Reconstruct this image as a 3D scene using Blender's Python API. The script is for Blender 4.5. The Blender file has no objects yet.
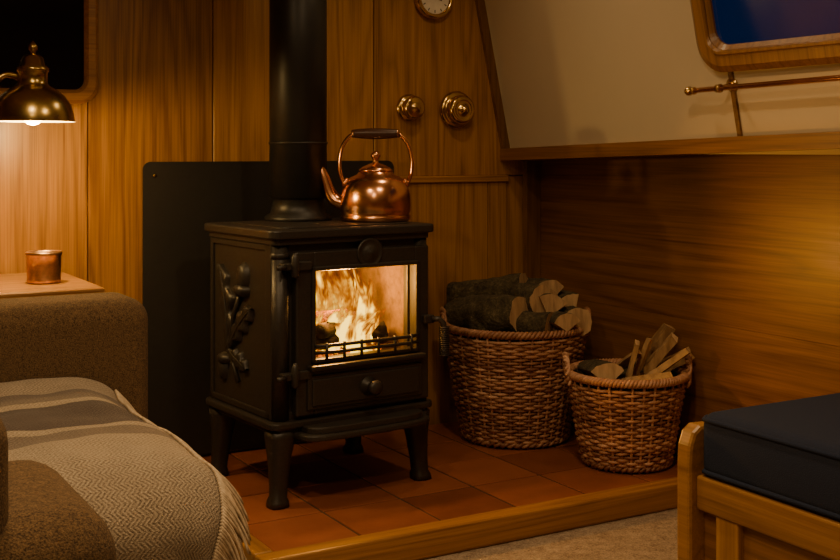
import bpy, bmesh, math, random
from mathutils import Vector, Matrix, noise
random.seed(7)
rad=math.radians
CORNER=(0.364,3.6,0.0); ROT=rad(30)
RM=Matrix.Translation(CORNER)@Matrix.Rotation(ROT,4,'Z')

# ---------------------------------------------------------------- materials
class NT:
    def __init__(s,name):
        s.m=bpy.data.materials.new(name); s.m.use_nodes=True
        s.t=s.m.node_tree; s.n=s.t.nodes; s.b=s.n['Principled BSDF']; s.out=s.n['Material Output']
    def add(s,typ,**kw):
        x=s.n.new(typ)
        for k,v in kw.items(): setattr(x,k,v)
        return x
    def link(s,a,b): s.t.links.new(a,b)
    def math(s,op,a,b=None,c=None,clamp=False):
        x=s.add('ShaderNodeMath',operation=op); x.use_clamp=clamp
        for i,v in enumerate((a,b,c)):
            if v is None: continue
            if isinstance(v,(int,float)): x.inputs[i].default_value=v
            else: s.link(v,x.inputs[i])
        return x.outputs[0]
    def ramp(s,fac,stops):
        r=s.add('ShaderNodeValToRGB'); e=r.color_ramp.elements
        while len(e)<len(stops): e.new(0.5)
        for i,(p,c) in enumerate(stops):
            e[i].position=p; e[i].color=(*c,1) if len(c)==3 else c
        s.link(fac,r.inputs[0]); return r.outputs[0]
    def coord(s,kind='Object',scale=(1,1,1),island=False):
        tc=s.add('ShaderNodeTexCoord'); mp=s.add('ShaderNodeMapping'); mp.inputs['Scale'].default_value=scale
        src=tc.outputs[kind]
        if island:
            g=s.add('ShaderNodeNewGeometry'); v=s.add('ShaderNodeVectorMath',operation='ADD')
            m=s.add('ShaderNodeVectorMath',operation='SCALE'); m.inputs['Scale'].default_value=13.0
            cb=s.add('ShaderNodeCombineXYZ')
            for i in range(3): s.link(g.outputs['Random Per Island'],cb.inputs[i])
            s.link(cb.outputs[0],m.inputs[0]); s.link(src,v.inputs[0]); s.link(m.outputs[0],v.inputs[1]); src=v.outputs[0]
        s.link(src,mp.inputs[0]); return mp.outputs[0]
    def noise(s,vec,scale=5,detail=3,rough=.5,dist=0):
        x=s.add('ShaderNodeTexNoise'); x.inputs['Scale'].default_value=scale
        x.inputs['Detail'].default_value=detail; x.inputs['Roughness'].default_value=rough; x.inputs['Distortion'].default_value=dist
        if vec is not None: s.link(vec,x.inputs['Vector'])
        return x.outputs[0]
    def bump(s,h,strength=.3,dist=.002):
        b=s.add('ShaderNodeBump'); b.inputs['Strength'].default_value=strength; b.inputs['Distance'].default_value=dist
        s.link(h,b.inputs['Height']); s.link(b.outputs[0],s.b.inputs['Normal'])
    def mix(s,f,a,b,mode='MIX'):
        x=s.add('ShaderNodeMix',data_type='RGBA',blend_type=mode)
        if isinstance(f,(int,float)): x.inputs[0].default_value=f
        else: s.link(f,x.inputs[0])
        for i,v in ((6,a),(7,b)):
            if isinstance(v,tuple): x.inputs[i].default_value=(*v,1)
            else: s.link(v,x.inputs[i])
        return x.outputs[2]
    def set(s,**kw):
        for k,v in kw.items(): s.b.inputs[k].default_value=v

def wood(name,dark,light,axis='z',rough=.40,var=.18,coat=.2,ring=32):
    t=NT(name)
    lo={'z':(7,7,.42),'x':(.42,7,7),'y':(7,.42,7)}[axis]
    hi={'z':(260,260,4.5),'x':(4.5,260,260),'y':(260,4.5,260)}[axis]
    md={'z':(60,60,1.5),'x':(1.5,60,60),'y':(60,1.5,60)}[axis]
    v1=t.coord('Object',lo,True); v2=t.coord('Object',hi,True); v3=t.coord('Object',md,True)
    n1=t.noise(v1,1.0,2,.4,.2)
    rings=t.math('SINE',t.math('MULTIPLY',n1,ring*2.6))
    rings=t.math('MULTIPLY_ADD',rings,.5,.5)
    rings=t.math('POWER',rings,.5)
    n2=t.noise(v2,1.0,2,.6); n3=t.noise(v3,1.0,2,.5)
    f=t.math('ADD',t.math('MULTIPLY',rings,.17),t.math('MULTIPLY',n2,.52))
    f=t.math('ADD',f,t.math('MULTIPLY',n3,.29))
    g=t.add('ShaderNodeNewGeometry')
    f=t.math('ADD',f,t.math('MULTIPLY',t.math('SUBTRACT',g.outputs['Random Per Island'],.5),var),clamp=True)
    col=t.ramp(f,[(.28,dark),(.70,light)])
    t.link(col,t.b.inputs['Base Color'])
    t.set(Roughness=rough); t.b.inputs['Coat Weight'].default_value=coat; t.b.inputs['Coat Roughness'].default_value=.3
    t.bump(f,.10,.001)
    return t.m
oak_v=wood('oak_vertical',(.18,.072,.011),(.47,.228,.040),'z')
oak_x=wood('oak_grain_x',(.18,.072,.013),(.44,.21,.042),'x')
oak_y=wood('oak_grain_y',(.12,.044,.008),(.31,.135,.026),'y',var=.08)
oak_trim_y=wood('oak_trim_y',(.18,.076,.016),(.40,.19,.045),'y')
oak_dark=wood('oak_dark_trim',(.10,.040,.008),(.23,.105,.024),'z')
def simple(name,col,rough=.5,metal=0,nscale=0,namt=.15,bump=0,**kw):
    t=NT(name); t.set(Roughness=rough,Metallic=metal)
    v=t.coord('Object')
    n=t.noise(v,nscale or 20,4,.6)
    c=t.ramp(n,[(.3,tuple(max(0,x*(1-namt)) for x in col)),(.7,tuple(min(1,x*(1+namt)) for x in col))])
    t.link(c,t.b.inputs['Base Color'])
    if bump: t.bump(n,bump,.001)
    for k,x in kw.items(): t.b.inputs[k.replace('_',' ')].default_value=x
    return t.m
iron=simple('cast_iron',(.030,.025,.021),.43,.15,220,.22,.22)
iron_dark=simple('matte_black_steel',(.016,.014,.012),.55,.1,60,.1,.05)
pipe_m=simple('flue_black',(.015,.014,.013),.42,.1,40,.1)
copper=simple('copper',(.80,.40,.20),.22,1,25,.12,.05)
mugcopper=simple('hammered_copper',(.70,.42,.23),.34,1,90,.2,.5)
brass=simple('brass',(.64,.43,.16),.2,1,30,.12,.03)
agedbrass=simple('aged_brass',(.44,.31,.11),.26,1,30,.2,.03)
handle_m=simple('dark_grip',(.05,.02,.012),.35,0,40,.2)
cream=simple('cream_panel',(.62,.52,.35),.6,0,3,.03,.0)
white_in=simple('enamel_white',(.8,.75,.62),.5)
glassdark=simple('night_glass',(.006,.006,.01),.06,0,2,.2)
nightblue=NT('night_sky_glass'); nightblue.set(Roughness=.08); nightblue.b.inputs['Base Color'].default_value=(.002,.006,.03,1)
nightblue.b.inputs['Emission Color'].default_value=(.004,.022,.10,1); nightblue.b.inputs['Emission Strength'].default_value=.26; nightblue=nightblue.m
brick=simple('fire_brick',(.105,.060,.014),.95,0,60,.3,.5)
t=NT('bark'); v=t.coord('Object'); n=t.noise(v,30,5,.7); n2=t.noise(v,130,3,.7)
f=t.math('ADD',t.math('MULTIPLY',n,.6),t.math('MULTIPLY',n2,.4))
t.link(t.ramp(f,[(.35,(.018,.012,.006)),(.52,(.075,.056,.026)),(.68,(.18,.14,.075))]),t.b.inputs['Base Color']); t.set(Roughness=1); t.bump(f,1,.012); bark=t.m
soot=simple('charred_log',(.02,.012,.008),.95,0,60,.8,1.0)
# terracotta
t=NT('terracotta'); g=t.add('ShaderNodeNewGeometry'); v=t.coord('Object')
n=t.noise(v,9,5,.6); f=t.math('ADD',t.math('MULTIPLY',n,.6),t.math('MULTIPLY',g.outputs['Random Per Island'],.5))
t.link(t.ramp(f,[(.2,(.15,.042,.016)),(.85,(.36,.112,.040))]),t.b.inputs['Base Color'])
t.set(Roughness=.36); t.bump(t.noise(v,40,4,.6),.25,.002); terracotta=t.m
grout=simple('grout',(.06,.032,.018),.95,0,80,.2,.3)
# cut wood
def cutwood(name,a,b):
    t=NT(name); v=t.coord('Object',(60,60,12)); n=t.noise(v,1,4,.6)
    g=t.add('ShaderNodeNewGeometry'); f=t.math('ADD',n,t.math('MULTIPLY',t.math('SUBTRACT',g.outputs['Random Per Island'],.5),.3))
    t.link(t.ramp(f,[(.3,a),(.7,b)]),t.b.inputs['Base Color']); t.set(Roughness=.85); t.bump(n,.5,.002); return t.m
splitwood=cutwood('split_wood',(.20,.105,.04),(.50,.31,.14))
endwood=cutwood('sawn_end',(.32,.19,.09),(.64,.43,.22))
# wicker
t=NT('wicker'); g=t.add('ShaderNodeNewGeometry'); v=t.coord('Object'); n=t.noise(v,34,4,.7)
f=t.math('ADD',t.math('MULTIPLY',n,.75),t.math('MULTIPLY',t.math('SUBTRACT',g.outputs['Random Per Island'],.3),.5))
t.link(t.ramp(f,[(.2,(.18,.07,.036)),(.55,(.48,.245,.13)),(.85,(.74,.46,.28))]),t.b.inputs['Base Color']); t.set(Roughness=.5); wicker=t.m
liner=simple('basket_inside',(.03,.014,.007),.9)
# carpet
t=NT('carpet'); v=t.coord('Object'); n=t.noise(v,260,3,.7); n2=t.noise(v,45,3,.7)
f=t.math('ADD',t.math('MULTIPLY',n,.6),t.math('MULTIPLY',n2,.4))
t.link(t.ramp(f,[(.35,(.16,.105,.065)),(.65,(.52,.41,.29))]),t.b.inputs['Base Color']); t.set(Roughness=1); t.bump(f,1,.006); carpet=t.m
# tweed
t=NT('tweed_upholstery'); v=t.coord('Object'); n=t.noise(v,420,2,.7); n2=t.noise(v,120,2,.6)
f=t.math('ADD',t.math('MULTIPLY',n,.75),t.math('MULTIPLY',n2,.25))
t.link(t.ramp(f,[(.36,(.035,.019,.008)),(.64,(.185,.108,.046))]),t.b.inputs['Base Color']); t.set(Roughness=1); t.bump(f,.9,.003); tweed=t.m
# navy
t=NT('navy_fabric'); v=t.coord('Object'); n=t.noise(v,500,2,.7)
t.link(t.ramp(n,[(.3,(.003,.007,.024)),(.7,(.009,.018,.052))]),t.b.inputs['Base Color']); t.set(Roughness=.95); t.bump(n,.5,.002); navy=t.m
# throw : herringbone wool with bands
t=NT('herringbone_wool'); tc=t.add('ShaderNodeTexCoord'); sp=t.add('ShaderNodeSeparateXYZ'); t.link(tc.outputs['UV'],sp.inputs[0])
X,Y=sp.outputs[0],sp.outputs[1]
wob=t.noise(tc.outputs['UV'],30,2,.5)
zig=t.math('PINGPONG',t.math('ADD',Y,t.math('MULTIPLY',wob,.004)),.0100)
s1=t.math('FRACT',t.math('MULTIPLY',t.math('ADD',X,zig),1/.0072))
s1=t.math('PINGPONG',t.math('MULTIPLY',s1,2),1.0)
fine=t.noise(tc.outputs['UV'],380,2,.8); cl=t.noise(tc.outputs['UV'],22,2,.5)
h=t.math('ADD',t.math('MULTIPLY',s1,.22),t.math('MULTIPLY',fine,.80))
h=t.math('ADD',h,t.math('MULTIPLY',cl,.12))
base=t.ramp(h,[(.35,(.11,.078,.046)),(.74,(.54,.43,.30))])
band=t.ramp(h,[(.35,(.020,.013,.011)),(.80,(.125,.085,.072))])
mid=t.ramp(h,[(.35,(.06,.042,.03)),(.78,(.27,.205,.15))])
def bandmask(c,w):
    d=t.math('ABSOLUTE',t.math('SUBTRACT',t.math('ADD',Y,t.math('MULTIPLY',fine,.006)),c)); return t.math('LESS_THAN',d,w)
c1=t.mix(t.math('MAXIMUM',bandmask(.32,.035),bandmask(.035,.03)),base,mid)
bm_=t.math('MAXIMUM',bandmask(.175,.085),bandmask(-.42,.05))
t.link(t.mix(bm_,c1,band),t.b.inputs['Base Color']); t.set(Roughness=1)
t.b.inputs['Sheen Weight'].default_value=.12; t.bump(h,1,.005); wool=t.m
fringe_m=simple('wool_fringe',(.50,.39,.26),1,0,90,.3)
# emissive
def emit(name,col,st):
    t=NT(name); t.b.inputs['Base Color'].default_value=(*col,1); t.b.inputs['Emission Color'].default_value=(*col,1); t.b.inputs['Emission Strength'].default_value=st; return t.m
bulb_m=emit('bulb_glow',(1,.70,.34),18)
fill_glow_m=emit('fill_glow',(1,.75,.45),5)  # glowing disc of the added ceiling fill lights
# embers
t=NT('embers'); v=t.coord('Object'); n=t.noise(v,70,4,.7)
t.link(t.ramp(n,[(.4,(.02,.008,.004)),(.6,(.1,.03,.01))]),t.b.inputs['Base Color'])
t.link(t.ramp(n,[(.46,(0,0,0)),(.62,(1,.18,.004)),(.85,(1,.45,.03))]),t.b.inputs['Emission Color']); t.b.inputs['Emission Strength'].default_value=2.0; t.set(Roughness=1); embers=t.m
# flames
def flame_mat(seed):
    t=NT('flame_%d'%seed); tc=t.add('ShaderNodeTexCoord'); sp=t.add('ShaderNodeSeparateXYZ'); t.link(tc.outputs['UV'],sp.inputs[0])
    x,y=sp.outputs[0],sp.outputs[1]
    mp=t.add('ShaderNodeMapping'); mp.inputs['Scale'].default_value=(2.4,.9,1); mp.inputs['Location'].default_value=(seed*3.7,seed*1.9,seed); t.link(tc.outputs['UV'],mp.inputs[0])
    n=t.noise(mp.outputs[0],1.5,3,.5,1.8)
    mp2=t.add('ShaderNodeMapping'); mp2.inputs['Scale'].default_value=(7,1.9,1); mp2.inputs['Location'].default_value=(seed*1.7,seed*.9,seed); t.link(tc.outputs['UV'],mp2.inputs[0])
    n2=t.noise(mp2.outputs[0],1.2,3,.5,1.4)
    edge=t.math('POWER',t.math('ABSOLUTE',t.math('MULTIPLY_ADD',x,2,-1)),5)
    i=t.math('MULTIPLY_ADD',y,-.85,1.02)
    i=t.math('ADD',i,t.math('MULTIPLY',t.math('SUBTRACT',n,.5),3.4))
    i=t.math('ADD',i,t.math('MULTIPLY',t.math('SUBTRACT',n2,.5),1.9))
    top_=t.math('POWER',y,5)
    i=t.math('SUBTRACT',i,t.math('MULTIPLY',top_,.9))
    i=t.math('SUBTRACT',i,t.math('MULTIPLY',edge,1.0),clamp=True)
    col=t.ramp(i,[(.0,(.9,.10,.0005)),(.35,(1,.22,.001)),(.7,(1,.42,.006)),(1,(1,.60,.05))])
    st=t.math('MULTIPLY_ADD',t.math('POWER',i,2.6),3.6,.30)
    em=t.add('ShaderNodeEmission'); t.link(col,em.inputs[0]); t.link(st,em.inputs[1])
    tr=t.add('ShaderNodeBsdfTransparent'); mx=t.add('ShaderNodeMixShader')
    a=t.math('MULTIPLY',i,1.5,clamp=True); t.link(a,mx.inputs[0]); t.link(tr.outputs[0],mx.inputs[1]); t.link(em.outputs[0],mx.inputs[2]); t.link(mx.outputs[0],t.out.inputs[0])
    return t.m

# ---------------------------------------------------------------- mesh builder
class MB:
    def __init__(s,name): s.name=name; s.bm=bmesh.new(); s.mats=[]; s.uv=None
    def mi(s,m):
        if m not in s.mats: s.mats.append(m)
        return s.mats.index(m)
    def raw(s,verts,faces,mat,smooth=False,mtx=None):
        mi=s.mi(mat); vs=[s.bm.verts.new((mtx@Vector(v)) if mtx else v) for v in verts]
        out=[]
        for f in faces:
            try:
                fc=s.bm.faces.new([vs[i] for i in f]); fc.material_index=mi; fc.smooth=smooth; out.append(fc)
            except ValueError: pass
        return vs,out
    def box(s,x,y,z,mat,bev=.002,seg=2,mtx=None,smooth=False):
        b=bmesh.new(); bmesh.ops.create_cube(b,size=1)
        for v in b.verts: v.co=Vector(((x[0]+x[1])/2+v.co.x*(x[1]-x[0]),(y[0]+y[1])/2+v.co.y*(y[1]-y[0]),(z[0]+z[1])/2+v.co.z*(z[1]-z[0])))
        if bev>0: bmesh.ops.bevel(b,geom=list(b.edges),offset=bev,segments=seg,affect='EDGES',profile=.5)
        b.verts.ensure_lookup_table(); idx={v:i for i,v in enumerate(b.verts)}
        s.raw([v.co.copy() for v in b.verts],[[idx[v] for v in f.verts] for f in b.faces],mat,smooth or bev>0.008,mtx); b.free(); return s
    def prism(s,poly,z0,z1,mat,mtx=None,bev=0,smooth=False):
        b=bmesh.new(); vs=[b.verts.new((p[0],p[1],z0)) for p in poly]; f=b.faces.new(vs)
        r=bmesh.ops.extrude_face_region(b,geom=[f]); 
        for v in r['geom']:
            if isinstance(v,bmesh.types.BMVert): v.co.z=z1
        bmesh.ops.recalc_face_normals(b,faces=list(b.faces))
        if bev>0:
            es=[e for e in b.edges if abs(e.verts[0].co.z-e.verts[1].co.z)<1e-6]
            bmesh.ops.bevel(b,geom=es,offset=bev,segments=2,affect='EDGES',profile=.5)
        b.verts.ensure_lookup_table(); idx={v:i for i,v in enumerate(b.verts)}
        s.raw([v.co.copy() for v in b.verts],[[idx[v] for v in f.verts] for f in b.faces],mat,smooth,mtx); b.free(); return s
    def lathe(s,prof,mat,seg=40,mtx=None,caps=True):
        vs=[];fs=[]
        for (r,z) in prof:
            for i in range(seg):
                a=2*math.pi*i/seg; vs.append((r*math.cos(a),r*math.sin(a),z))
        for j in range(len(prof)-1):
            for i in range(seg):
                k=(i+1)%seg; fs.append((j*seg+i,j*seg+k,(j+1)*seg+k,(j+1)*seg+i))
        if caps:
            if prof[0][0]>1e-5: fs.append(tuple(range(seg))[::-1])
            if prof[-1][0]>1e-5: fs.append(tuple((len(prof)-1)*seg+i for i in range(seg)))
        s.raw(vs,fs,mat,True,mtx); return s
    def tube(s,pts,rad_,mat,seg=8,closed=False,mtx=None,flat=1.0):
        pts=[Vector(p) for p in pts]; n=len(pts); vs=[];fs=[]
        T=[]
        for i in range(n):
            a=pts[(i-1)%n] if closed or i>0 else pts[i]; b=pts[(i+1)%n] if closed or i<n-1 else pts[i]
            d=(b-a); T.append(d.normalized() if d.length>1e-9 else Vector((0,0,1)))
        N=T[0].orthogonal().normalized()
        if closed: N=Vector((0,0,1)); N=(N-T[0]*N.dot(T[0])).normalized()
        for i in range(n):
            N=N-T[i]*N.dot(T[i])
            N=N.normalized() if N.length>1e-6 else T[i].orthogonal().normalized()
            B=T[i].cross(N); r=rad_(i/(n-1)) if callable(rad_) else rad_
            for k in range(seg):
                a=2*math.pi*k/seg; vs.append(pts[i]+N*math.cos(a)*r+B*math.sin(a)*r*flat)
        m=n if closed else n-1
        for i in range(m):
            j=(i+1)%n
            for k in range(seg):
                l=(k+1)%seg; fs.append((i*seg+k,i*seg+l,j*seg+l,j*seg+k))
        if not closed: fs.append(tuple(range(seg))[::-1]); fs.append(tuple((n-1)*seg+k for k in range(seg)))
        s.raw(vs,fs,mat,True,mtx); return s
    def done(s,parent=None,room=False,recalc=True):
        if recalc: bmesh.ops.recalc_face_normals(s.bm,faces=list(s.bm.faces))
        me=bpy.data.meshes.new(s.name); s.bm.to_mesh(me); s.bm.free()
        for m in s.mats: me.materials.append(m)
        o=bpy.data.objects.new(s.name,me); bpy.context.scene.collection.objects.link(o)
        if parent: o.parent=parent
        if room: o.matrix_world=RM
        return o
def root(name,mtx):
    o=bpy.data.objects.new(name,None); o.empty_display_size=.05; bpy.context.scene.collection.objects.link(o); o.matrix_world=mtx; return o
def bez(p0,p1,p2,p3,n=16):
    P=[Vector(p) for p in (p0,p1,p2,p3)]; r=[]
    for i in range(n+1):
        t=i/n; r.append(P[0]*(1-t)**3+P[1]*3*t*(1-t)**2+P[2]*3*t*t*(1-t)+P[3]*t**3)
    return r
FZ=-.055; CZ=1.62
# ---------------------------------------------------------------- room
b=MB('floor'); b.box((-3.4,.12),(-4.3,.02),(FZ-.05,FZ),carpet,0); b.done(room=True)
b=MB('ceiling'); b.box((-3.4,.12),(-4.3,.02),(CZ,CZ+.05),cream,0); b.done(room=True)
b=MB('wall_back')
segs=[-3.4,-2.9,-2.45,-2.0,-1.70,-1.377,-1.05,-.571]
for i in range(len(segs)-1): b.box((segs[i]+.0014,segs[i+1]-.0014),(0,.03),(FZ,CZ),oak_v,.0018,1)
b.box((-.5698,0),(0,.03),(.724,CZ),oak_v,.0015,1)
b.box((-.5698,-.182),(0.004,.03),(FZ,.706),oak_v,.0015,1)
b.box((-.18,-.115),(0.004,.03),(FZ,.722),oak_v,.0015,1)
b.box((-.113,0),(0.010,.03),(FZ,.722),oak_v,.0015,1)
b.box((-3.4,.12),(.03,.06),(FZ,CZ),oak_dark,0)
b.done(room=True)
b=MB('trim_1'); b.box((-.57,-.112),(-.006,.006),(.704,.724),oak_x,.003,2); b.done(room=True)
b=MB('trim_2'); b.box((-.055,-.0),(-.016,.004),(0.0,.77),oak_dark,.003,2); b.done(room=True)
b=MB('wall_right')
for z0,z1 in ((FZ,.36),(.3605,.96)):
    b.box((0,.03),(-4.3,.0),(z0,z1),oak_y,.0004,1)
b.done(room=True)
b=MB('wall_left'); 
for i in range(9): b.box((-3.45,-3.4),(-4.3+i*.48,-4.3+i*.48+.477),(FZ,CZ),oak_v,.0015,1)
b.done(room=True)
b=MB('wall_front')
for i in range(7): b.box((-3.4+i*.5,-3.4+i*.5+.497),(-4.35,-4.3),(FZ,CZ),oak_v,.0015,1)
b.done(room=True)
# tumblehome cream side
SL=.209
def uu(z): return -.112-(z-.80)*SL
b=MB('wall_right_upper')
z0,z1=.79,CZ
P=[(uu(z0),z0),(.1,z0),(.1,z1),(uu(z1),z1)]
vs=[(p[0],0,p[1]) for p in P]+[(p[0],-4.3,p[1]) for p in P]
b.raw(vs,[(0,1,2,3),(7,6,5,4),(0,4,5,1),(1,5,6,2),(2,6,7,3),(3,7,4,0)],cream); b.done(room=True)
b=MB('trim_3')
vs=[]
for y in (-.014,0.003):
    vs+=[(uu(.80)-.026,y,.80),(uu(.80)+.002,y,.80),(uu(z1)+.002,y,z1),(uu(z1)-.026,y,z1)]
b.raw(vs,[(0,1,2,3),(7,6,5,4),(0,4,5,1),(1,5,6,2),(2,6,7,3),(3,7,4,0)],oak_dark); b.done(room=True)
b=MB('trim_4')
sh=lambda v:-v*.028
vs=[];n=8
for i in range(n+1):
    v=-i*4.3/n
    vs+=[(-.142,v,.768+sh(v)),(.0,v,.768+sh(v)),(.0,v,.802+sh(v)),(-.108,v,.806+sh(v)),(-.142,v,.803+sh(v))]
fs=[(0,1,2,3,4),tuple(n*5+i for i in (4,3,2,1,0))]
for i in range(n):
    for k in range(5):
        l=(k+1)%5; fs.append((i*5+k,i*5+l,(i+1)*5+l,(i+1)*5+k))
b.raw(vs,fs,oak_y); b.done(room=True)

# hearth
h=root('hearth',RM)
b=MB('grout_bed'); b.box((-1.21,-.001),(-.79,-.001),(FZ+.001,-.003),grout,0); b.done(h)
b=MB('tiles'); ts=.196; g_=.006
x=-1.206; 
while x<-.02:
    y=-.787
    while y<-.01:
        b.box((x+g_/2,min(x+ts,-.002)-g_/2),(y+g_/2,min(y+ts,-.002)-g_/2),(-.02,random.uniform(-.0012,-.0002)),terracotta,.0016 if min(x+ts,-.002)-x>.02 else .0005,2)
        y+=ts
    x+=ts
b.done(h)
b=MB('edging_front'); b.box((-1.252,-.001),(-.835,-.788),(FZ+.0005,.006),oak_x,.006,3); b.done(h)
b=MB('edging_side'); b.box((-1.252,-1.208),(-.787,-.001),(FZ+.0005,.006),oak_trim_y,.006,3); b.done(h)

# heat shield
def rrect(x0,x1,z0,z1,r,n=6):
    out=[]
    for cx,cz,a0 in ((x1-r,z1-r,0),(x0+r,z1-r,90),(x0+r,z0+r,180),(x1-r,z0+r,270)):
        for k in range(n+1):
            a=rad(a0+90*k/n); out.append((cx+r*math.cos(a),cz+r*math.sin(a)))
    return out
mX=Matrix.Rotation(rad(90),4,'X')  # (x,y,z)->(x,-z,y)
b=MB('heat_shield')
b.prism(rrect(-1.245,-.52,.008,.77,.02),.020,.024,iron_dark,mX)
for (px,pz) in ((-1.215,.735),(-.54,.735),(-1.215,.06),(-.54,.06)):
    b.lathe([(.005,.0005),(.005,.026),(.0035,.028),(0,.028)],agedbrass,12,Matrix.Translation((px,0,pz))@mX)
b.done(room=True)

# ---------------------------------------------------------------- stove
SZ=1.018
SM=Matrix.Translation((-.326,2.575,0.0))@Matrix.Rotation(rad(35.2),4,'Z')@Matrix.Diagonal((1.06,1.03,SZ,1))
st=root('wood_burning_stove',SM)
W,D=.425,.36
b=MB('top_plate')
b.prism(rrect(0,W,0,D,.022),.590,.610,iron,bev=.004)
b.prism(rrect(.010,W-.010,.010,D-.008,.018),.576,.592,iron,bev=.003)
b.prism(rrect(.045,W-.045,.04,D-.05,.02),.609,.613,iron,bev=.0015)
b.done(st)
b=MB('body')
b.box((.020,.036),(.035,D-.02),(.185,.58),iron,.003)
b.box((W-.036,W-.020),(.035,D-.02),(.185,.58),iron,.003)
b.box((.020,W-.020),(D-.032,D-.018),(.185,.58),iron,.003)
b.box((.03,W-.03),(.03,D-.03),(.185,.2),iron,.002)
for xs in ((.0145,.0215),(W-.0215,W-.0145)):
    b.box(xs,(.04,D-.02),(.562,.576),iron,.002); b.box(xs,(.04,D-.02),(.19,.204),iron,.002)
    b.box(xs,(D-.032,D-.018),(.19,.576),iron,.002); b.box(xs,(.035,.062),(.19,.576),iron,.002)
for xc in (.036,W-.030):
    b.lathe([(.020,.185),(.020,.578)],iron,20,Matrix.Translation((xc,.036,0)))
    b.lathe([(.0205,.545),(.0225,.552),(.0205,.56)],iron,20,Matrix.Translation((xc,.036,0)))
b.box((.03,W-.03),(.026,.04),(.545,.58),iron,.002)
b.box((.03,W-.03),(.026,.04),(.186,.205),iron,.002)
b.box((.045,.075),(.028,.045),(.19,.575),iron,.002)
b.box((W-.065,W-.035),(.028,.045),(.19,.575),iron,.002)
b.done(st)
b=MB('base_flange')
b.prism(rrect(.002,W-.002,.004,D-.004,.022),.172,.188,iron,bev=.004)
b.prism(rrect(.014,W-.014,.014,D-.014,.018),.160,.174,iron,bev=.003)
b.done(st)
b=MB('ash_lip')
poly=[(.055,.03)]
for k in range(17):
    a=math.pi*k/16; poly.append((.225-.165*math.copysign(abs(math.cos(a))**.5,math.cos(a)),-.002-.052*math.sin(a)**.7))
poly.append((.395,.03))
b.prism(poly,.148,.162,iron,bev=.004)
b.prism([(.225+(p[0]-.225)*.9,p[1]*.8 if p[1]<0 else p[1]) for p in poly],.160,.176,iron,bev=.003)
b.done(st)
# door
b=MB('door')
dx0,dx1=.060,.405; wz0,wz1=.320,.516; wx0,wx1=.106,.366
yf=(.006,.03)
b.box((dx0,wx0),yf,(.196,.560),iron,.004); b.box((wx1,dx1),yf,(.196,.560),iron,.004)
b.box((wx0-.003,wx1+.003),yf,(wz1,.560),iron,.004); b.box((wx0-.003,wx1+.003),yf,(.196,wz0),iron,.004)
for a,c,z_ in (((wx0-.010,wx0),(.0,.01),(wz0-.01,wz1+.01)),((wx1,wx1+.010),(.0,.01),(wz0-.01,wz1+.01)),((wx0-.01,wx1+.01),(.0,.01),(wz1,wz1+.010)),((wx0-.01,wx1+.01),(.0,.01),(wz0-.010,wz0))):
    b.box(a,c,z_,iron,.003)
b.box((wx0-.02,wx1+.02),(-.014,.01),(wz0-.024,wz0-.012),iron,.004)
b.box((.085,.383),(.0,.008),(.208,.284),iron,.003)
b.box((.095,.373),(-.004,.004),(.216,.276),iron,.003)
b.done(st)
b=MB('fire_bars')
for z_ in (.335,.350): b.tube([(wx0-.004,-.002,z_),(wx0+.03,-.010,z_),(wx1-.03,-.010,z_),(wx1+.004,-.002,z_)],.0042,iron,8)
for k in range(6):
    xx=wx0+.02+k*(wx1-wx0-.04)/5; b.tube([(xx,-.010,.317),(xx,-.010,.356)],.0035,iron,6)
b.done(st)
b=MB('air_vent')
cm=Matrix.Translation((.245,.008,.550))@mX
b.lathe([(.034,0),(.034,.004),(.030,.006),(.028,.004),(.019,.004),(.017,.006),(.008,.007),(.005,.009),(0,.010)],iron,32,cm)
b.done(st)
b=MB('ash_door_knob')
cm=Matrix.Translation((.236,-.002,.247))@mX
b.lathe([(.022,0),(.022,.004),(.009,.008),(.008,.018),(.016,.024),(.018,.032),(.012,.038),(0,.040)],iron,24,cm); b.done(st)
b=MB('hinges')
for z_ in (.530,.288):
    b.lathe([(0,-.026),(.006,-.024),(.0085,-.02),(.0085,.02),(.006,.024),(.004,.03),(0,.031)],iron,14,Matrix.Translation((.052,-.004,z_)))
    b.box((.05,.095),(-.002,.008),(z_-.010,z_+.010),iron,.003)
    b.box((.025,.055),(-.004,.02),(z_-.008,z_+.008),iron,.003)
    b.tube([(.028,-.004,z_),(.014,-.012,z_),(.006,-.012,z_)],.006,iron,8)
b.done(st)
b=MB('door_handle')
b.box((.385,.412),(-.008,.012),(.375,.395),iron,.003)
b.tube([(.405,-.006,.385),(.420,-.014,.385),(.428,-.02,.375),(.430,-.022,.34),(.429,-.022,.30)],.007,iron,10)
for k in range(14):
    zz=.365-k*.005
    b.tube([(.4295+.0105*math.cos(q*math.pi/6),-.0215+.0105*math.sin(q*math.pi/6),zz) for q in range(12)],.0022,iron,5,True)
b.done(st)
b=MB('legs')
for (cx,cy,ox,oy) in ((.038,.040,-1,-1),(W-.036,.040,1,-1),(.038,D-.04,-1,1),(W-.036,D-.04,1,1)):
    prof=[(.165,.030,0),(.150,.029,0),(.10,.022,.003),(.05,.018,.006),(.022,.017,.008),(.012,.021,.009),(0.0005,.022,.010)]
    vs=[];fs=[];s_=12
    for (z_,r,o) in prof:
        for k in range(s_):
            a=2*math.pi*k/s_+math.pi/12
            c=math.cos(a);sn=math.sin(a); q=(abs(c)**4+abs(sn)**4)**(-.25)
            vs.append((cx+ox*o+r*c*q,cy+oy*o+r*sn*q,z_))
    for j in range(len(prof)-1):
        for k in range(s_): l=(k+1)%s_; fs.append((j*s_+k,j*s_+l,(j+1)*s_+l,(j+1)*s_+k))
    fs.append(tuple(range(s_))); fs.append(tuple((len(prof)-1)*s_+k for k in range(s_)))
    b.raw(vs,fs,iron,True)
b.done(st)
b=MB('firebox')
b.box((.038,.052),(.045,D-.045),(.2,.575),brick,.002); b.box((W-.052,W-.038),(.045,D-.045),(.2,.575),brick,.002)
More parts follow.
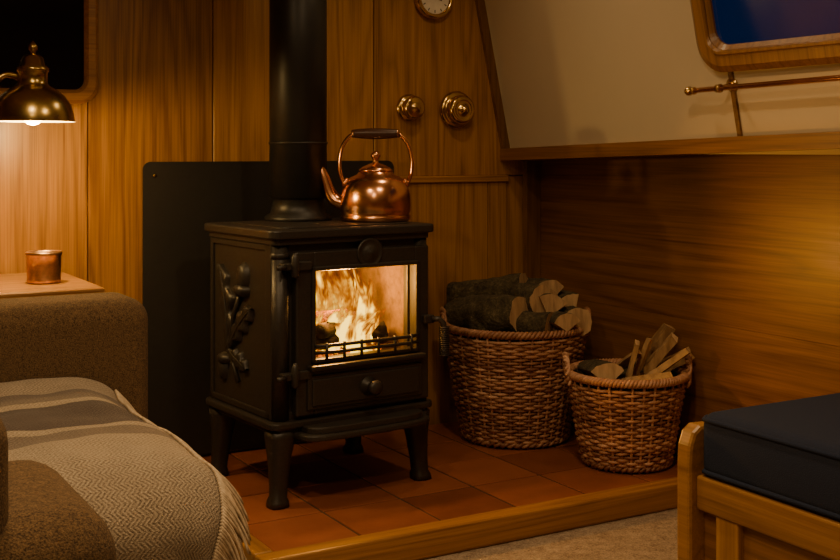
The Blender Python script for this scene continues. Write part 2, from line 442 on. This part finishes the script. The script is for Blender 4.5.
for r_i in range(4):
    za=(.30+r_i*.063,.361+r_i*.063)
    b.box((.053,.13) if r_i%2 else (.053,.21),(D-.06,D-.046),za,brick,.003)
    b.box((.132,.30) if r_i%2 else (.212,.371),(D-.06,D-.046),za,brick,.003)
    if r_i%2: b.box((.302,.371),(D-.06,D-.046),za,brick,.003)
b.box((.045,W-.045),(D-.05,D-.04),(.2,.575),soot,.0)
b.box((.045,W-.045),(.045,D-.05),(.285,.30),brick,.002)
b.box((.045,W-.045),(.06,D-.05),(.55,.565),soot,.002)
b.done(st)
b=MB('burning_logs')
def lumpy(b,p0,p1,r,mat,seed,seg=12,n=10):
    p0=Vector(p0);p1=Vector(p1); T=(p1-p0).normalized(); N=T.orthogonal().normalized(); B=T.cross(N); vs=[];fs=[]
    for i in range(n+1):
        c=p0.lerp(p1,i/n)
        for k in range(seg):
            a=2*math.pi*k/seg; d=N*math.cos(a)+B*math.sin(a)
            rr=r*(1+.22*noise.noise(c*18+d*1.3+Vector((seed,0,0)))+.1*noise.noise(c*60+d*3))
            if i in(0,n): rr*=.93
            vs.append(c+d*rr)
    for i in range(n):
        for k in range(seg): l=(k+1)%seg; fs.append((i*seg+k,i*seg+l,(i+1)*seg+l,(i+1)*seg+k))
    fs.append(tuple(range(seg))[::-1]); fs.append(tuple(n*seg+k for k in range(seg)))
    b.raw(vs,fs,mat,True)
lumpy(b,(.09,.12,.335),(.34,.10,.345),.027,soot,1)
lumpy(b,(.12,.19,.34),(.36,.16,.335),.03,embers,2)
lumpy(b,(.16,.085,.364),(.30,.15,.38),.018,soot,3)
lumpy(b,(.10,.21,.37),(.25,.11,.39),.02,embers,4)
for k in range(26):
    p=(random.uniform(.07,.355),random.uniform(.055,.2),.308)
    lumpy(b,p,(p[0]+random.uniform(-.02,.02),p[1]+.015,.318),random.uniform(.01,.016),embers,k+9,7,3)
b.done(st)
for k,(yy,x0,x1,hh) in enumerate(((.070,.12,.33,.12),(.105,.10,.36,.20),(.15,.07,.345,.225),(.20,.09,.37,.235),(.24,.07,.37,.24))):
    bb=bmesh.new(); uvl=bb.loops.layers.uv.new('UVMap'); nx,nz=14,14; grid={}
    for i in range(nx+1):
        for j in range(nz+1):
            s_=i/nx;t_=j/nz
            grid[i,j]=bb.verts.new((x0+(x1-x0)*s_,yy+.02*math.sin(s_*7+k*2)+.015*math.sin(t_*5+k),.312+hh*t_))
    for i in range(nx):
        for j in range(nz):
            f=bb.faces.new([grid[i,j],grid[i+1,j],grid[i+1,j+1],grid[i,j+1]]); f.smooth=True
            for lp,(a,c) in zip(f.loops,((i,j),(i+1,j),(i+1,j+1),(i,j+1))): lp[uvl].uv=(a/nx,c/nz)
    me=bpy.data.meshes.new('flame'); bb.to_mesh(me); bb.free(); me.materials.append(flame_mat(k+1))
    o=bpy.data.objects.new('flame_%d'%(k+1),me); bpy.context.scene.collection.objects.link(o); o.parent=st
# relief (oak sprig with acorns) on the side panel
b=MB('cast_relief')
RMx=Matrix(((0,0,-1,.0215),(-1,0,0,D),(0,1,0,0),(0,0,0,1)))
def relief_blob(outline,cx,cz,hgt,rings=5):
    vs=[];fs=[];n=len(outline)
    for j in range(rings):
        t=j/rings; sc=1-t; hh=hgt*math.sqrt(1-(1-t)**2.4)
        for (x_,z_) in outline: vs.append((cx+(x_-cx)*sc,cz+(z_-cz)*sc,hh))
    vs.append((cx,cz,hgt)); 
    for j in range(rings-1):
        for k in range(n): l=(k+1)%n; fs.append((j*n+k,j*n+l,(j+1)*n+l,(j+1)*n+k))
    for k in range(n): fs.append(((rings-1)*n+k,(rings-1)*n+(k+1)%n,len(vs)-1))
    b.raw(vs,fs,iron,True,RMx)
def oakleaf(bx,bz,tx,tz,w,bend=0):
    L=math.hypot(tx-bx,tz-bz); dx,dz=(tx-bx)/L,(tz-bz)/L; nx_,nz_=-dz,dx
    N=60
    def pt(s,side):
        env=math.sin(math.pi*min(1,s*.93+.05))**.7*(.55+.45*s)
        lob=.74+.26*math.cos(s*math.pi*2*3.5)
        off=side*w*env*lob; bd=bend*math.sin(math.pi*s)
        return (bx+dx*L*s+nx_*(off+bd),bz+dz*L*s+nz_*(off+bd))
    vs=[];fs=[]
    for k in range(N+1):
        s=k/N; a=pt(s,1); m_=pt(s,0); c_=pt(s,-1)
        def lerp(p,q,t): return (p[0]*(1-t)+q[0]*t,p[1]*(1-t)+q[1]*t)
        vs+=[(*a,0),(*lerp(a,m_,.12),.009),(*lerp(a,m_,.5),.015),(*m_,.009),(*lerp(c_,m_,.5),.015),(*lerp(c_,m_,.12),.009),(*c_,0)]
    for k in range(N):
        for q in range(6): fs.append((k*7+q,k*7+q+1,(k+1)*7+q+1,(k+1)*7+q))
    b.raw(vs,fs,iron,True,RMx)
    b.tube([(*pt(k/12*.95,0),.011) for k in range(13)],lambda t:.0036*(1-.6*t),iron,6,mtx=RMx)
oakleaf(.120,.318,.075,.515,.048,-.010)
oakleaf(.130,.33,.235,.425,.040,.008)
oakleaf(.12,.318,.210,.285,.030,0)
b.tube([(x_,z_,.006) for x_,z_ in ((.165,.250),(.14,.285),(.12,.318),(.140,.40),(.175,.452))],.0055,iron,8,mtx=RMx)
def ell(cx,cz,rx,rz,n=24): return [(cx+rx*math.cos(2*math.pi*k/n),cz+rz*math.sin(2*math.pi*k/n)) for k in range(n)]
relief_blob(ell(.190,.494,.025,.036),.190,.494,.019)
relief_blob(ell(.185,.464,.031,.018),.185,.464,.024)
relief_blob(ell(.085,.268,.020,.029),.085,.268,.016)
relief_blob(ell(.092,.294,.025,.015),.092,.294,.020)
b.done(st,recalc=False)
# flue pipe
b=MB('flue_pipe')
pm=Matrix.Translation((.211,.275,0))
b.lathe([(.080,.611),(.080,.622),(.066,.632),(.060,.664),(.064,.668),(.0685,.670),(.0685,(CZ-.0005)/SZ)],pipe_m,48,pm)
b.lathe([(.0695,.80),(.071,.803),(.0695,.806)],pipe_m,48,pm)
b.done(st)

# ---------------------------------------------------------------- kettle
_p=SM@Vector((.346,.142,.6135))
KM=Matrix.Translation(_p)@Matrix.Rotation(rad(-2),4,'Z')@Matrix.Scale(1.03,4)
k=root('copper_kettle',KM)
b=MB('body'); b.lathe([(.0,.0),(.080,.0),(.085,.003),(.085,.012),(.082,.016),(.086,.024),(.086,.050),(.082,.074),(.074,.092),(.062,.104),(.045,.111),(.041,.117),(.038,.120),(0,.120)],copper,56); b.done(k)
b=MB('lid'); b.lathe([(.041,.118),(.041,.122),(.034,.128),(.018,.136),(.008,.139),(.006,.144),(.0075,.149),(.012,.155),(.012,.161),(.006,.167),(0,.168)],copper,36); b.done(k)
b=MB('spout'); b.tube(bez((-.066,0,.045),(-.128,0,.032),(-.108,0,.115),(-.145,0,.134),22),lambda t:.021-.012*t,copper,16,flat=.85)
b.tube([(-.142,0,.131),(-.151,0,.138),(-.160,0,.140)],lambda t:.0095+.002*t,copper,14); b.done(k)
b=MB('handle')
for sgn in (-1,1):
    b.tube(bez((sgn*.074,0,.088),(sgn*.096,0,.115),(sgn*.094,0,.190),(sgn*.054,0,.209),20),.0042,copper,10,flat=1.6)
    b.lathe([(.0,.0),(.013,.002),(.011,.008),(0,.010)],copper,14,Matrix.Translation((sgn*.070,0,.090))@Matrix.Rotation(sgn*rad(60),4,'Y'))
    b.lathe([(.010,0),(.010,.006),(.007,.009),(0,.009)],copper,14,Matrix.Translation((sgn*.056,0,.210))@Matrix.Rotation(sgn*rad(-90),4,'Y'))
b.tube([(-.058+.116*i/14,0,.210) for i in range(15)],lambda t:.0095+.004*math.sin(math.pi*t),handle_m,14)
b.done(k)

# ---------------------------------------------------------------- log store baskets
def basket(name,loc,r0,r1,h,ns,hrot):
    rt=root(name,Matrix.Translation(loc)@Matrix.Rotation(hrot,4,'Z'))
    def R(z): t=max(0,z/h); return r0+(r1-r0)*(t**.8)
    b=MB('weave'); sp_=.0078; rows=int((h-.02)/sp_)
    N=ns*5
    for i in range(rows):
        z=.012+i*sp_; ph=math.pi*(i%2); rj=random.uniform(-.001,.001); pts=[]
        for q in range(N):
            a=2*math.pi*q/N; w=.0042*math.cos(ns*a/2+ph)
            zz=z+.0014*math.sin(a*3+i)+.001*noise.noise(Vector((a*4,i,0)))
            rr=R(z)+w+rj+.003*noise.noise(Vector((math.cos(a),math.sin(a),z*5)))
            pts.append((rr*math.cos(a),rr*math.sin(a),zz))
        b.tube(pts,.0040+random.uniform(-.0006,.0005),wicker,6,True)
    for q in range(ns):
        a=2*math.pi*(q)/ns
        b.tube([((R(z_))*math.cos(a),(R(z_))*math.sin(a),z_) for z_ in [.002+(h-.002)*s/8 for s in range(9)]],.0034,wicker,6)
    for (zz,ro,mm,cnt,tr) in ((h,.008,34,3,.0050),(.012,.005,24,2,.0044)):
        for c in range(cnt):
            pts=[]
            n2=340
            for q in range(n2):
                a=2*math.pi*q/n2; f=mm*a+2*math.pi*c/cnt
                rr=R(min(zz,h))+ro*math.cos(f); pts.append((rr*math.cos(a),rr*math.sin(a),zz+ro*.8*math.sin(f)))
            b.tube(pts,tr,wicker,6,True)
    for sgn in (-1,1):
        for c in range(3):
            pts=[]
            for q in range(41):
                t=q/40; a=math.pi*t; f=14*t*2+2*math.pi*c/3
                cx=sgn*(r1+.000+.008*math.sin(a)); cy=-.046*math.cos(a); cz=h-.02+.062*math.sin(a)
                pts.append((cx+.005*math.cos(f),cy+.004*math.sin(f),cz+.005*math.sin(f)))
            b.tube(pts,.0044,wicker,6)
    b.done(rt,recalc=False)
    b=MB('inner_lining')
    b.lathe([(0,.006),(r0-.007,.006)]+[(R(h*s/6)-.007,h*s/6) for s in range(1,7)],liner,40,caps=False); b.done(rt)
    return rt
def splitlog(b,center,direction,length,r,span=100,roll=0,seed=0,full=False):
    D_=Vector(direction).normalized(); q=D_.to_track_quat('Z','Y').to_matrix().to_4x4()
    M=Matrix.Translation(center)@q@Matrix.Rotation(rad(roll),4,'Z')
    n=22 if full else 10
    if full: arc=[(r*math.cos(2*math.pi*k/n),r*math.sin(2*math.pi*k/n)) for k in range(n)]
    else:
        hs=rad(span/2)
        arc=[(r*math.cos(-hs+2*hs*k/n),r*math.sin(-hs+2*hs*k/n)) for k in range(n+1)]
        arc=arc+[(r*.5*math.cos(hs),r*.5*math.sin(hs)),(-r*.05,0),(r*.5*math.cos(hs),-r*.5*math.sin(hs))]
    na_=.16 if full else .07
    nn=len(arc); L=12; vs=[]
    for i in range(L+1):
        z=-length/2+length*i/L
        for (x_,y_) in arc:
            d=1+na_*noise.noise(Vector((x_*25+seed*7,y_*25,z*12)))+na_*.6*noise.noise(Vector((x_*90+seed,y_*90,z*50)))
            vs.append((x_*d-(0 if full else r*.5),y_*d,z))
    bf=[];wf=[]
    for i in range(L):
        for k in range(nn):
            l=(k+1)%nn; f=(i*nn+k,i*nn+l,(i+1)*nn+l,(i+1)*nn+k)
            (bf if (full or k<n) else wf).append(f)
    vv,_=b.raw(vs,[],bark,False,M)
    def addf(fl,mat,sm):
        mi=b.mi(mat)
        for f in fl:
            fc=b.bm.faces.new([vv[i] for i in f]); fc.material_index=mi; fc.smooth=sm
    addf(bf,bark,True); addf(wf,splitwood,False)
    addf([tuple(range(nn))[::-1],tuple(L*nn+k for k in range(nn))],endwood,False)
def kindling(b,center,direction,length,w,d,roll=0,seed=0,taper=.85):
    D_=Vector(direction).normalized(); q=D_.to_track_quat('Z','Y').to_matrix().to_4x4()
    M=Matrix.Translation(center)@q@Matrix.Rotation(rad(roll),4,'Z'); rs=random.Random(seed)
    base=[(-w/2,-d/2),(0,-d/2*.8),(w/2,-d/2*rs.uniform(.5,1)),(w/2*rs.uniform(.7,1),d/2),(-w/2*rs.uniform(.4,.8),d/2*rs.uniform(.6,1))]
    L=8; vs=[];nn=5
    for i in range(L+1):
        z=-length/2+length*i/L; s=1-(1-taper)*i/L
        for k_,(x_,y_) in enumerate(base):
            vs.append((x_*s+.0025*noise.noise(Vector((seed,z*30,k_))),y_*s+.0025*noise.noise(Vector((seed+5,z*30,k_))),z+(rs.uniform(-.006,.006) if i in(0,L) else 0)))
    fs=[]
    for i in range(L):
        for k_ in range(nn): l=(k_+1)%nn; fs.append((i*nn+k_,i*nn+l,(i+1)*nn+l,(i+1)*nn+k_))
    b.raw(vs,fs,splitwood,False,M); b.raw(vs[:nn],[tuple(range(nn))[::-1]],endwood,False,M); b.raw(vs[-nn:],[tuple(range(nn))],endwood,False,M)
b1=(.265,3.255,0); b2=(.528,2.985,0)
rt=basket('wicker_log_basket',b1,.14,.194,.312,40,rad(0))
b=MB('logs')
SPL=[
((-.080,-.045,.345),(.75,-.65,.10),.23,.052,0,0,True),
((-.070,.06,.385),(.85,-.35,.15),.22,.052,0,0,True),
((-.015,-.090,.325),(.9,-.45,-.02),.22,.042,0,0,True),
((.020,.00,.385),(.45,-.9,.06),.22,.044,0,0,True),
((.060,.060,.405),(.30,-1,.05),.22,.060,95,92,False),
((.080,-.015,.378),(.10,-1,.02),.20,.062,80,75,False),
((.118,.035,.372),(.28,-1,.02),.20,.058,85,120,False),
((.090,-.085,.340),(.45,-.9,.04),.16,.048,120,90,False),
((.145,-.03,.335),(.2,-1,.0),.16,.040,0,0,True),
((-.12,.02,.325),(.4,-1,.1),.18,.04,0,0,True),
((.0,.0,.265),(1,.2,0),.26,.06,0,0,True),((.02,.09,.300),(1,.1,0),.26,.055,0,0,True),
((.02,-.06,.25),(1,.1,0),.24,.06,0,0,True),((.07,.0,.31),(.1,1,0),.24,.05,0,0,True)]
for i,(c,d,L,r,s_,ro,fu) in enumerate(SPL): splitlog(b,c,d,L,r,s_,ro,i,fu)
b.done(rt)
rt=basket('wicker_log_basket',b2,.105,.147,.230,32,rad(-4))
b=MB('kindling')
splitlog(b,(-.068,.0,.232),(.15,-.9,.10),.17,.056,100,92,41,False)
splitlog(b,(-.03,.05,.22),(.9,-.3,.15),.18,.045,120,90,42,False)
splitlog(b,(.0,.0,.15),(1,0,0),.17,.06,0,0,43,True)
splitlog(b,(.0,-.05,.17),(1,.1,.05),.17,.045,0,0,44,True)
kindling(b,(.005,-.045,.245),(.22,-.1,.95),.15,.020,.014,20,1)
kindling(b,(.030,-.010,.245),(.35,.05,.9),.16,.018,.016,60,2)
kindling(b,(.060,.005,.250),(.62,-.1,.75),.19,.040,.022,10,3)
kindling(b,(.080,-.035,.245),(.80,-.15,.62),.18,.034,.024,-20,4)
kindling(b,(.060,.050,.265),(.60,.10,.80),.19,.050,.024,5,5)
kindling(b,(.100,.02,.245),(.85,.0,.45),.15,.036,.02,30,6)
kindling(b,(.035,-.075,.225),(.95,-.2,.2),.14,.03,.02,30,7)
kindling(b,(-.01,.01,.25),(.5,-.5,.55),.13,.028,.018,-30,8)
b.done(rt)

# ---------------------------------------------------------------- armchair
AM=Matrix.Translation((-.350,1.822,0))@Matrix.Rotation(ROT,4,'Z')
ac=root('tweed_armchair',AM)
def rbox(name,x,y,z,bev,mat,parent,seg=6):
    b=MB(name); b.box(x,y,z,mat,bev,seg,smooth=True); return b.done(parent)
rbox('far_arm',(-.75,.072),(.45,.63),(FZ+.05,.515),.045,tweed,ac)
rbox('seat_base',(-.72,-.06),(-.17,.45),(FZ+.06,.24),.04,tweed,ac)
rbox('seat_cushion',(-.70,-.045),(-.165,.445),(.19,.346),.076,tweed,ac)
rbox('near_arm',(-.75,-.374),(-.54,-.25),(FZ+.05,.545),.045,tweed,ac)
rbox('near_arm_front',(-.60,-.262),(-.55,-.235),(FZ+.05,.425),.06,tweed,ac)
rbox('backrest',(-.88,-.68),(-.50,.60),(FZ+.06,.80),.07,tweed,ac)
b=MB('feet')
for (x_,y_) in ((-.09,.54),(-.34,-.45),(-.80,.54),(-.80,-.45)): b.lathe([(.016,FZ+.0005),(.022,FZ+.07)],oak_dark,16,Matrix.Translation((x_,y_,0)))
b.done(ac)
# throw
bb=bmesh.new(); uvl=bb.loops.layers.uv.new('UVMap'); grid={}
r_=.115; ai=-.105; bi=-.095; top=.365
A0,A1,B0,B1=-.66,-.002,-.44,.435; na,nb=110,130
def drape(a,c):
    n_=(min(a,ai),max(c,bi)); d=Vector((a-n_[0],c-n_[1])); L=d.length
    if L<1e-6: p=Vector((a,c,top)); nrm=Vector((0,0,1))
    else:
        dh=d/L; 
        if L<r_*math.pi/2:
            q=L/r_; p=Vector((n_[0]+dh.x*r_*math.sin(q),n_[1]+dh.y*r_*math.sin(q),top-r_*(1-math.cos(q)))); nrm=Vector((dh.x*math.sin(q),dh.y*math.sin(q),math.cos(q)))
        else:
            e=L-r_*math.pi/2; p=Vector((n_[0]+dh.x*r_,n_[1]+dh.y*r_,top-r_-e)); nrm=Vector((dh.x,dh.y,0))
    w=.010*noise.noise(Vector((a*5,c*7,3)))+.006*noise.noise(Vector((a*16,c*14,8)))+.007
    w+=.012*max(0,(c-.36)/.075)
    return p+nrm*w,nrm
for i in range(na+1):
    for j in range(nb+1):
        a=A0+(A1-A0)*i/na; c=B0+(B1-B0)*j/nb
        grid[i,j]=bb.verts.new(drape(a,c)[0])
for i in range(na):
    for j in range(nb):
        f=bb.faces.new([grid[i,j],grid[i+1,j],grid[i+1,j+1],grid[i,j+1]]); f.smooth=True
        for lp,(p,q) in zip(f.loops,((i,j),(i+1,j),(i+1,j+1),(i,j+1))): lp[uvl].uv=(A0+(A1-A0)*p/na,B0+(B1-B0)*q/nb)
me=bpy.data.meshes.new('blanket'); bb.to_mesh(me); bb.free(); me.materials.append(wool)
tw=root('wool_throw',AM)
o=bpy.data.objects.new('blanket',me); bpy.context.scene.collection.objects.link(o); o.parent=tw
md=o.modifiers.new('sol','SOLIDIFY'); md.thickness=.006; md.offset=-1
b=MB('fringe')
nf=200
for i in range(nf):
    c=B0+(B1-B0)*(i+.5)/nf
    p,nrm=drape(A1,c); q,_=drape(A1-.014,c); tan=(p-q).normalized()
    L=random.uniform(.07,.105); jx=Vector((random.uniform(-.018,.018),random.uniform(-.018,.018),0))
    pts=[q+nrm*.003]
    for s in range(1,8):
        t=s/7; dd=tan.lerp(Vector((0,0,-1)),min(1,t*.9)).normalized()
        pts.append(pts[-1]+dd*L/7+jx*(t/7)+nrm*.0030)
    b.tube(pts,lambda t:.0028*(1-.4*t),fringe_m,5)
b.done(tw,recalc=False)

# ---------------------------------------------------------------- side table, mug, lamp
tb=root('side_table',RM)
b=MB('table_top'); b.box((-2.02,-1.445),(-.42,-.02),(.482,.504),oak_x,.006,3); b.done(tb)
b=MB('legs')
for x_ in (-1.99,-1.50):
    for y_ in (-.39,-.07): b.box((x_,x_+.035),(y_,y_+.035),(FZ+.0005,.484),oak_v,.003)
b.box((-1.99,-1.47),(-.39,-.37),(.43,.484),oak_x,.002); b.box((-1.99,-1.47),(-.055,-.035),(.43,.484),oak_x,.002); b.done(tb)
mg=root('copper_mug',RM@Matrix.Translation((-1.541,-.265,.5045)))
b=MB('cup'); b.lathe([(0,.0),(.034,.0),(.037,.003),(.037,.008),(.036,.011),(.0375,.04),(.0375,.060),(.0395,.062),(.0395,.068),(.037,.070),(.0345,.067),(.0345,.006),(0,.005)],mugcopper,40); b.done(mg)
lp=root('brass_desk_lamp',RM@Matrix.Translation((-1.573,-.304,.862)))
b=MB('shade')
prof=[(.088,.0),(.088,.006),(.086,.018),(.080,.038),(.066,.058),(.048,.072),(.036,.078),(.031,.084),(.031,.108),(.034,.110),(.034,.117),(.026,.123),(.022,.140),(.011,.148),(.0,.150)]
b.lathe(prof,agedbrass,48,caps=False)
b.lathe([(.088,.0),(.0865,.001),(.0845,.018),(.0785,.037),(.064,.056),(.044,.070),(0,.074)],white_in,48,caps=False); b.done(lp,recalc=False)
b=MB('finial'); b.lathe([(.007,.146),(.005,.152),(.010,.158),(.010,.166),(.004,.173),(.0,.178)],agedbrass,20); b.done(lp)
b=MB('arm'); b.tube(bez((-.028,0,.095),(-.08,0,.12),(-.07,0,.065),(-.12,0,.05),14)+bez((-.12,0,.05),(-.19,0,.03),(-.215,0,-.05),(-.21,0,-.33),20)[1:],.007,agedbrass,12); b.done(lp)
b=MB('base'); b.lathe([(0,-.3575),(.07,-.3575),(.072,-.349),(.06,-.339),(.02,-.329),(.010,-.314),(.008,-.28),(0,-.28)],agedbrass,36,Matrix.Translation((-.21,0,0))); b.done(lp)
b=MB('bulb'); b.lathe([(0,-.008),(.012,-.005),(.024,.008),(.026,.022),(.020,.040),(.012,.062),(0,.064)],bulb_m,24); b.done(lp)

# framed window on left of back wall
wn=root('window_1',RM@Matrix.Translation((-1.66,0,1.18)))
b=MB('frame')
def frame_poly(b,x0,x1,z0,z1,r,w,y0,y1,mat,mtx):
    o_=rrect(x0,x1,z0,z1,r,8); i_=rrect(x0+w,x1-w,z0+w,z1-w,max(r-w*.6,.004),8); n=len(o_); vs=[];fs=[]
    mid=rrect(x0+w*.25,x1-w*.25,z0+w*.25,z1-w*.25,r*.9,8); mid2=rrect(x0+w*.75,x1-w*.75,z0+w*.75,z1-w*.75,r*.75,8)
    rings=[[(p[0],p[1],y0) for p in o_],[(p[0],p[1],y0+(y1-y0)*.6) for p in o_],[(p[0],p[1],y1) for p in mid],[(p[0],p[1],y1) for p in mid2],[(p[0],p[1],y0+(y1-y0)*.5) for p in i_],[(p[0],p[1],y0) for p in i_]]
    for R_ in rings: vs+=R_
    for j in range(len(rings)-1):
        for k_ in range(n): l=(k_+1)%n; fs.append((j*n+k_,j*n+l,(j+1)*n+l,(j+1)*n+k_))
    b.raw(vs,fs,mat,False,mtx)
frame_poly(b,-.30,.305,-.265,.40,.045,.034,0,.022,oak_x,mX); b.done(wn)
b=MB('glass'); b.prism(rrect(-.28,.285,-.245,.38,.03),0,.006,glassdark,mX)
b.box((-.28,.285),(-.014,-.006),(.05,.065),oak_dark,.002); b.done(wn)

# brass fittings on back wall
def wallat(u_,z_): return RM@Matrix.Translation((u_,0,z_))@mX
w=root('brass_wall_light',wallat(-.46,.921))
b=MB('fitting'); b.lathe([(.036,0),(.040,.003),(.040,.008),(.032,.013),(.028,.013),(.028,.028),(.033,.032),(.033,.040),(.026,.046),(.020,.044),(.012,.052),(0,.055)],brass,36); b.done(w)
w=root('brass_wall_light',wallat(-.300,.918))
b=MB('fitting'); b.lathe([(.050,0),(.056,.003),(.056,.009),(.046,.014),(.040,.014),(.038,.024),(.043,.030),(.042,.040),(.032,.050),(.028,.046),(.016,.046),(.012,.058),(0,.062)],brass,40); b.done(w)
w=root('brass_gauge',wallat(-.38,1.244))
b=MB('case'); b.lathe([(.060,0.0005),(.064,.004),(.064,.016),(.058,.024),(.052,.026),(.048,.018)],brass,48,caps=False); b.done(w,recalc=True)
b=MB('dial'); b.lathe([(.050,.017),(0,.0171)],white_in,40,caps=False)
for q in range(12):
    b.box((-.0012,.0012),(.037,.045),(.0172,.018),iron_dark,0,1,Matrix.Rotation(q*math.pi/6,4,'Z'))
b.box((-.0015,.0015),(-.008,.034),(.0182,.019),iron_dark,0,1,Matrix.Rotation(.6,4,'Z')); b.box((-.0015,.0015),(-.006,.024),(.019,.0198),iron_dark,0,1,Matrix.Rotation(-1.9,4,'Z'))
b.done(w)

# ---------------------------------------------------------------- cabin side window, rod
LM=Matrix(((0,-.2045,-.9789,-.112),(-1,0,0,0),(0,.9789,-.2045,.80),(0,0,0,1)))
w=root('window_2',RM@LM)
b=MB('frame'); frame_poly(b,.885,1.75,.186,.60,.075,.062,0,.026,oak_trim_y,None)
frame_poly(b,.925,1.71,.226,.56,.05,.012,.02,.032,oak_trim_y,None); b.done(w)
b=MB('glass'); b.prism(rrect(.92,1.72,.219,.57,.05),.001,.008,nightblue); b.done(w)
b=MB('trim_5'); b.box((.958,.972),(.012,.19),(-.001,.005),oak_dark,.001,1); o=b.done(); o.matrix_world=RM@LM
w=root('curtain_rod',RM@LM)
b=MB('rod'); b.tube([(.882,.152,.045),(1.9,.170,.045)],.0062,copper,14)
b.lathe([(0,0),(.006,.002),(.011,.010),(.011,.016),(.006,.022),(.009,.026),(.009,.032),(.0065,.034)],brass,20,Matrix.Translation((.854,.1515,.045))@Matrix.Rotation(rad(90),4,'Y')); b.done(w)
b=MB('brackets')
for x_,y_ in ((.965,.1535),(1.85,.169)):
    b.tube([(x_,y_,.0),(x_,y_,.045)],.006,brass,12); b.lathe([(.017,0),(.017,.004),(.008,.007)],brass,20,Matrix.Translation((x_,y_,0)))
    b.tube([(x_-.006,y_,.045),(x_+.006,y_,.045)],.010,brass,14)
b.done(w)

# ---------------------------------------------------------------- bench
bn=root('bench_seat',RM)
U0=-.742; V0=-1.495
b=MB('end_board')
poly=[(U0-.026,FZ+.001),(-.002,FZ+.001),(-.002,.335),(U0+.05,.340),(U0+.0,.342),(U0-.015,.332),(U0-.024,.31),(U0-.026,.28)]
b.prism(poly,-(V0+.036),-(V0+.004),oak_trim_y,mX,bev=.006)
b.done(bn)
b=MB('frame')
b.box((U0-.012,U0+.012),(-3.4,V0+.004),(.205,.262),oak_trim_y,.005,3)
b.box((U0-.006,U0+.012),(-3.4,V0+.004),(FZ+.001,-.005),oak_trim_y,.003)
for v_ in (-1.53,-2.08,-2.65,-3.2): b.box((U0-.006,U0+.012),(v_-.05,v_),(-.006,.206),oak_v,.003)
b.box((U0+.006,U0+.012),(-3.4,V0+.004),(FZ+.002,.206),oak_y,.0)
b.box((U0,-.002),(-3.4,V0+.004),(.235,.258),oak_y,.002)
b.done(bn)
b=MB('cushion'); b.box((U0-.008,-.008),(-2.6,V0+.003),(.2585,.368),navy,.022,5,smooth=True)
for z_ in (.270,.356):
    b.tube([(-.02,V0+.002,z_),(U0+.010,V0+.002,z_),(U0-.006,V0-.009,z_),(U0-.0075,V0-.027,z_),(U0-.0075,-2.58,z_)],.004,navy,8)
b.done(bn)

# ---------------------------------------------------------------- lights
def area(name,loc,size,en,parent,col=(1,.68,.35),spread=160):
    l=bpy.data.lights.new(name,'AREA'); l.shape='DISK'; l.size=size; l.energy=en; l.color=col; l.spread=rad(spread)
    o=bpy.data.objects.new(name,l); bpy.context.scene.collection.objects.link(o); o.parent=parent; o.location=loc; return o
def point(name,loc,en,col,r=.03,parent=None):
    l=bpy.data.lights.new(name,'POINT'); l.energy=en; l.color=col; l.shadow_soft_size=r
    o=bpy.data.objects.new(name,l); bpy.context.scene.collection.objects.link(o)
    if parent: o.parent=parent
    o.location=loc; return o
point('fire_light',(.22,.085,.46),17,(1,.42,.07),.03,st)
point('lamp_light',(0,0,-.012),10.5,(1,.62,.21),.022,lp)
for (x_,y_,en) in ((-.55,1.5,6.4),(.25,1.75,5.8),(-.25,.6,7.8),(.15,2.75,1.8)):  # unseen ceiling fill lights, added to brighten throw, baskets and cream side
    r_o=root('added_ceiling_fill',Matrix.Translation((x_,y_,CZ)))
    b=MB('bezel'); b.lathe([(.030,-.010),(.045,-.010),(.048,-.004),(.048,-.0005)],brass,32,caps=False)  # invented fixture around each added fill light
    b.done(r_o)
    b=MB('lens'); b.lathe([(.031,-.008),(0,-.007)],fill_glow_m,32,caps=False); b.done(r_o)
    area('fill_light',(0,0,-.013),.10,en,r_o)
wd=bpy.data.worlds.new('night'); bpy.context.scene.world=wd; wd.use_nodes=True
wd.node_tree.nodes['Background'].inputs[0].default_value=(.02,.03,.08,1); wd.node_tree.nodes['Background'].inputs[1].default_value=.3

# ---------------------------------------------------------------- camera
c=bpy.data.cameras.new('camera'); c.lens=50; c.sensor_width=36; c.shift_y=-130/840; c.clip_start=.05
o=bpy.data.objects.new('camera',c); bpy.context.scene.collection.objects.link(o)
o.location=(0,0,.80); o.rotation_euler=(rad(90),0,0)
bpy.context.scene.camera=o
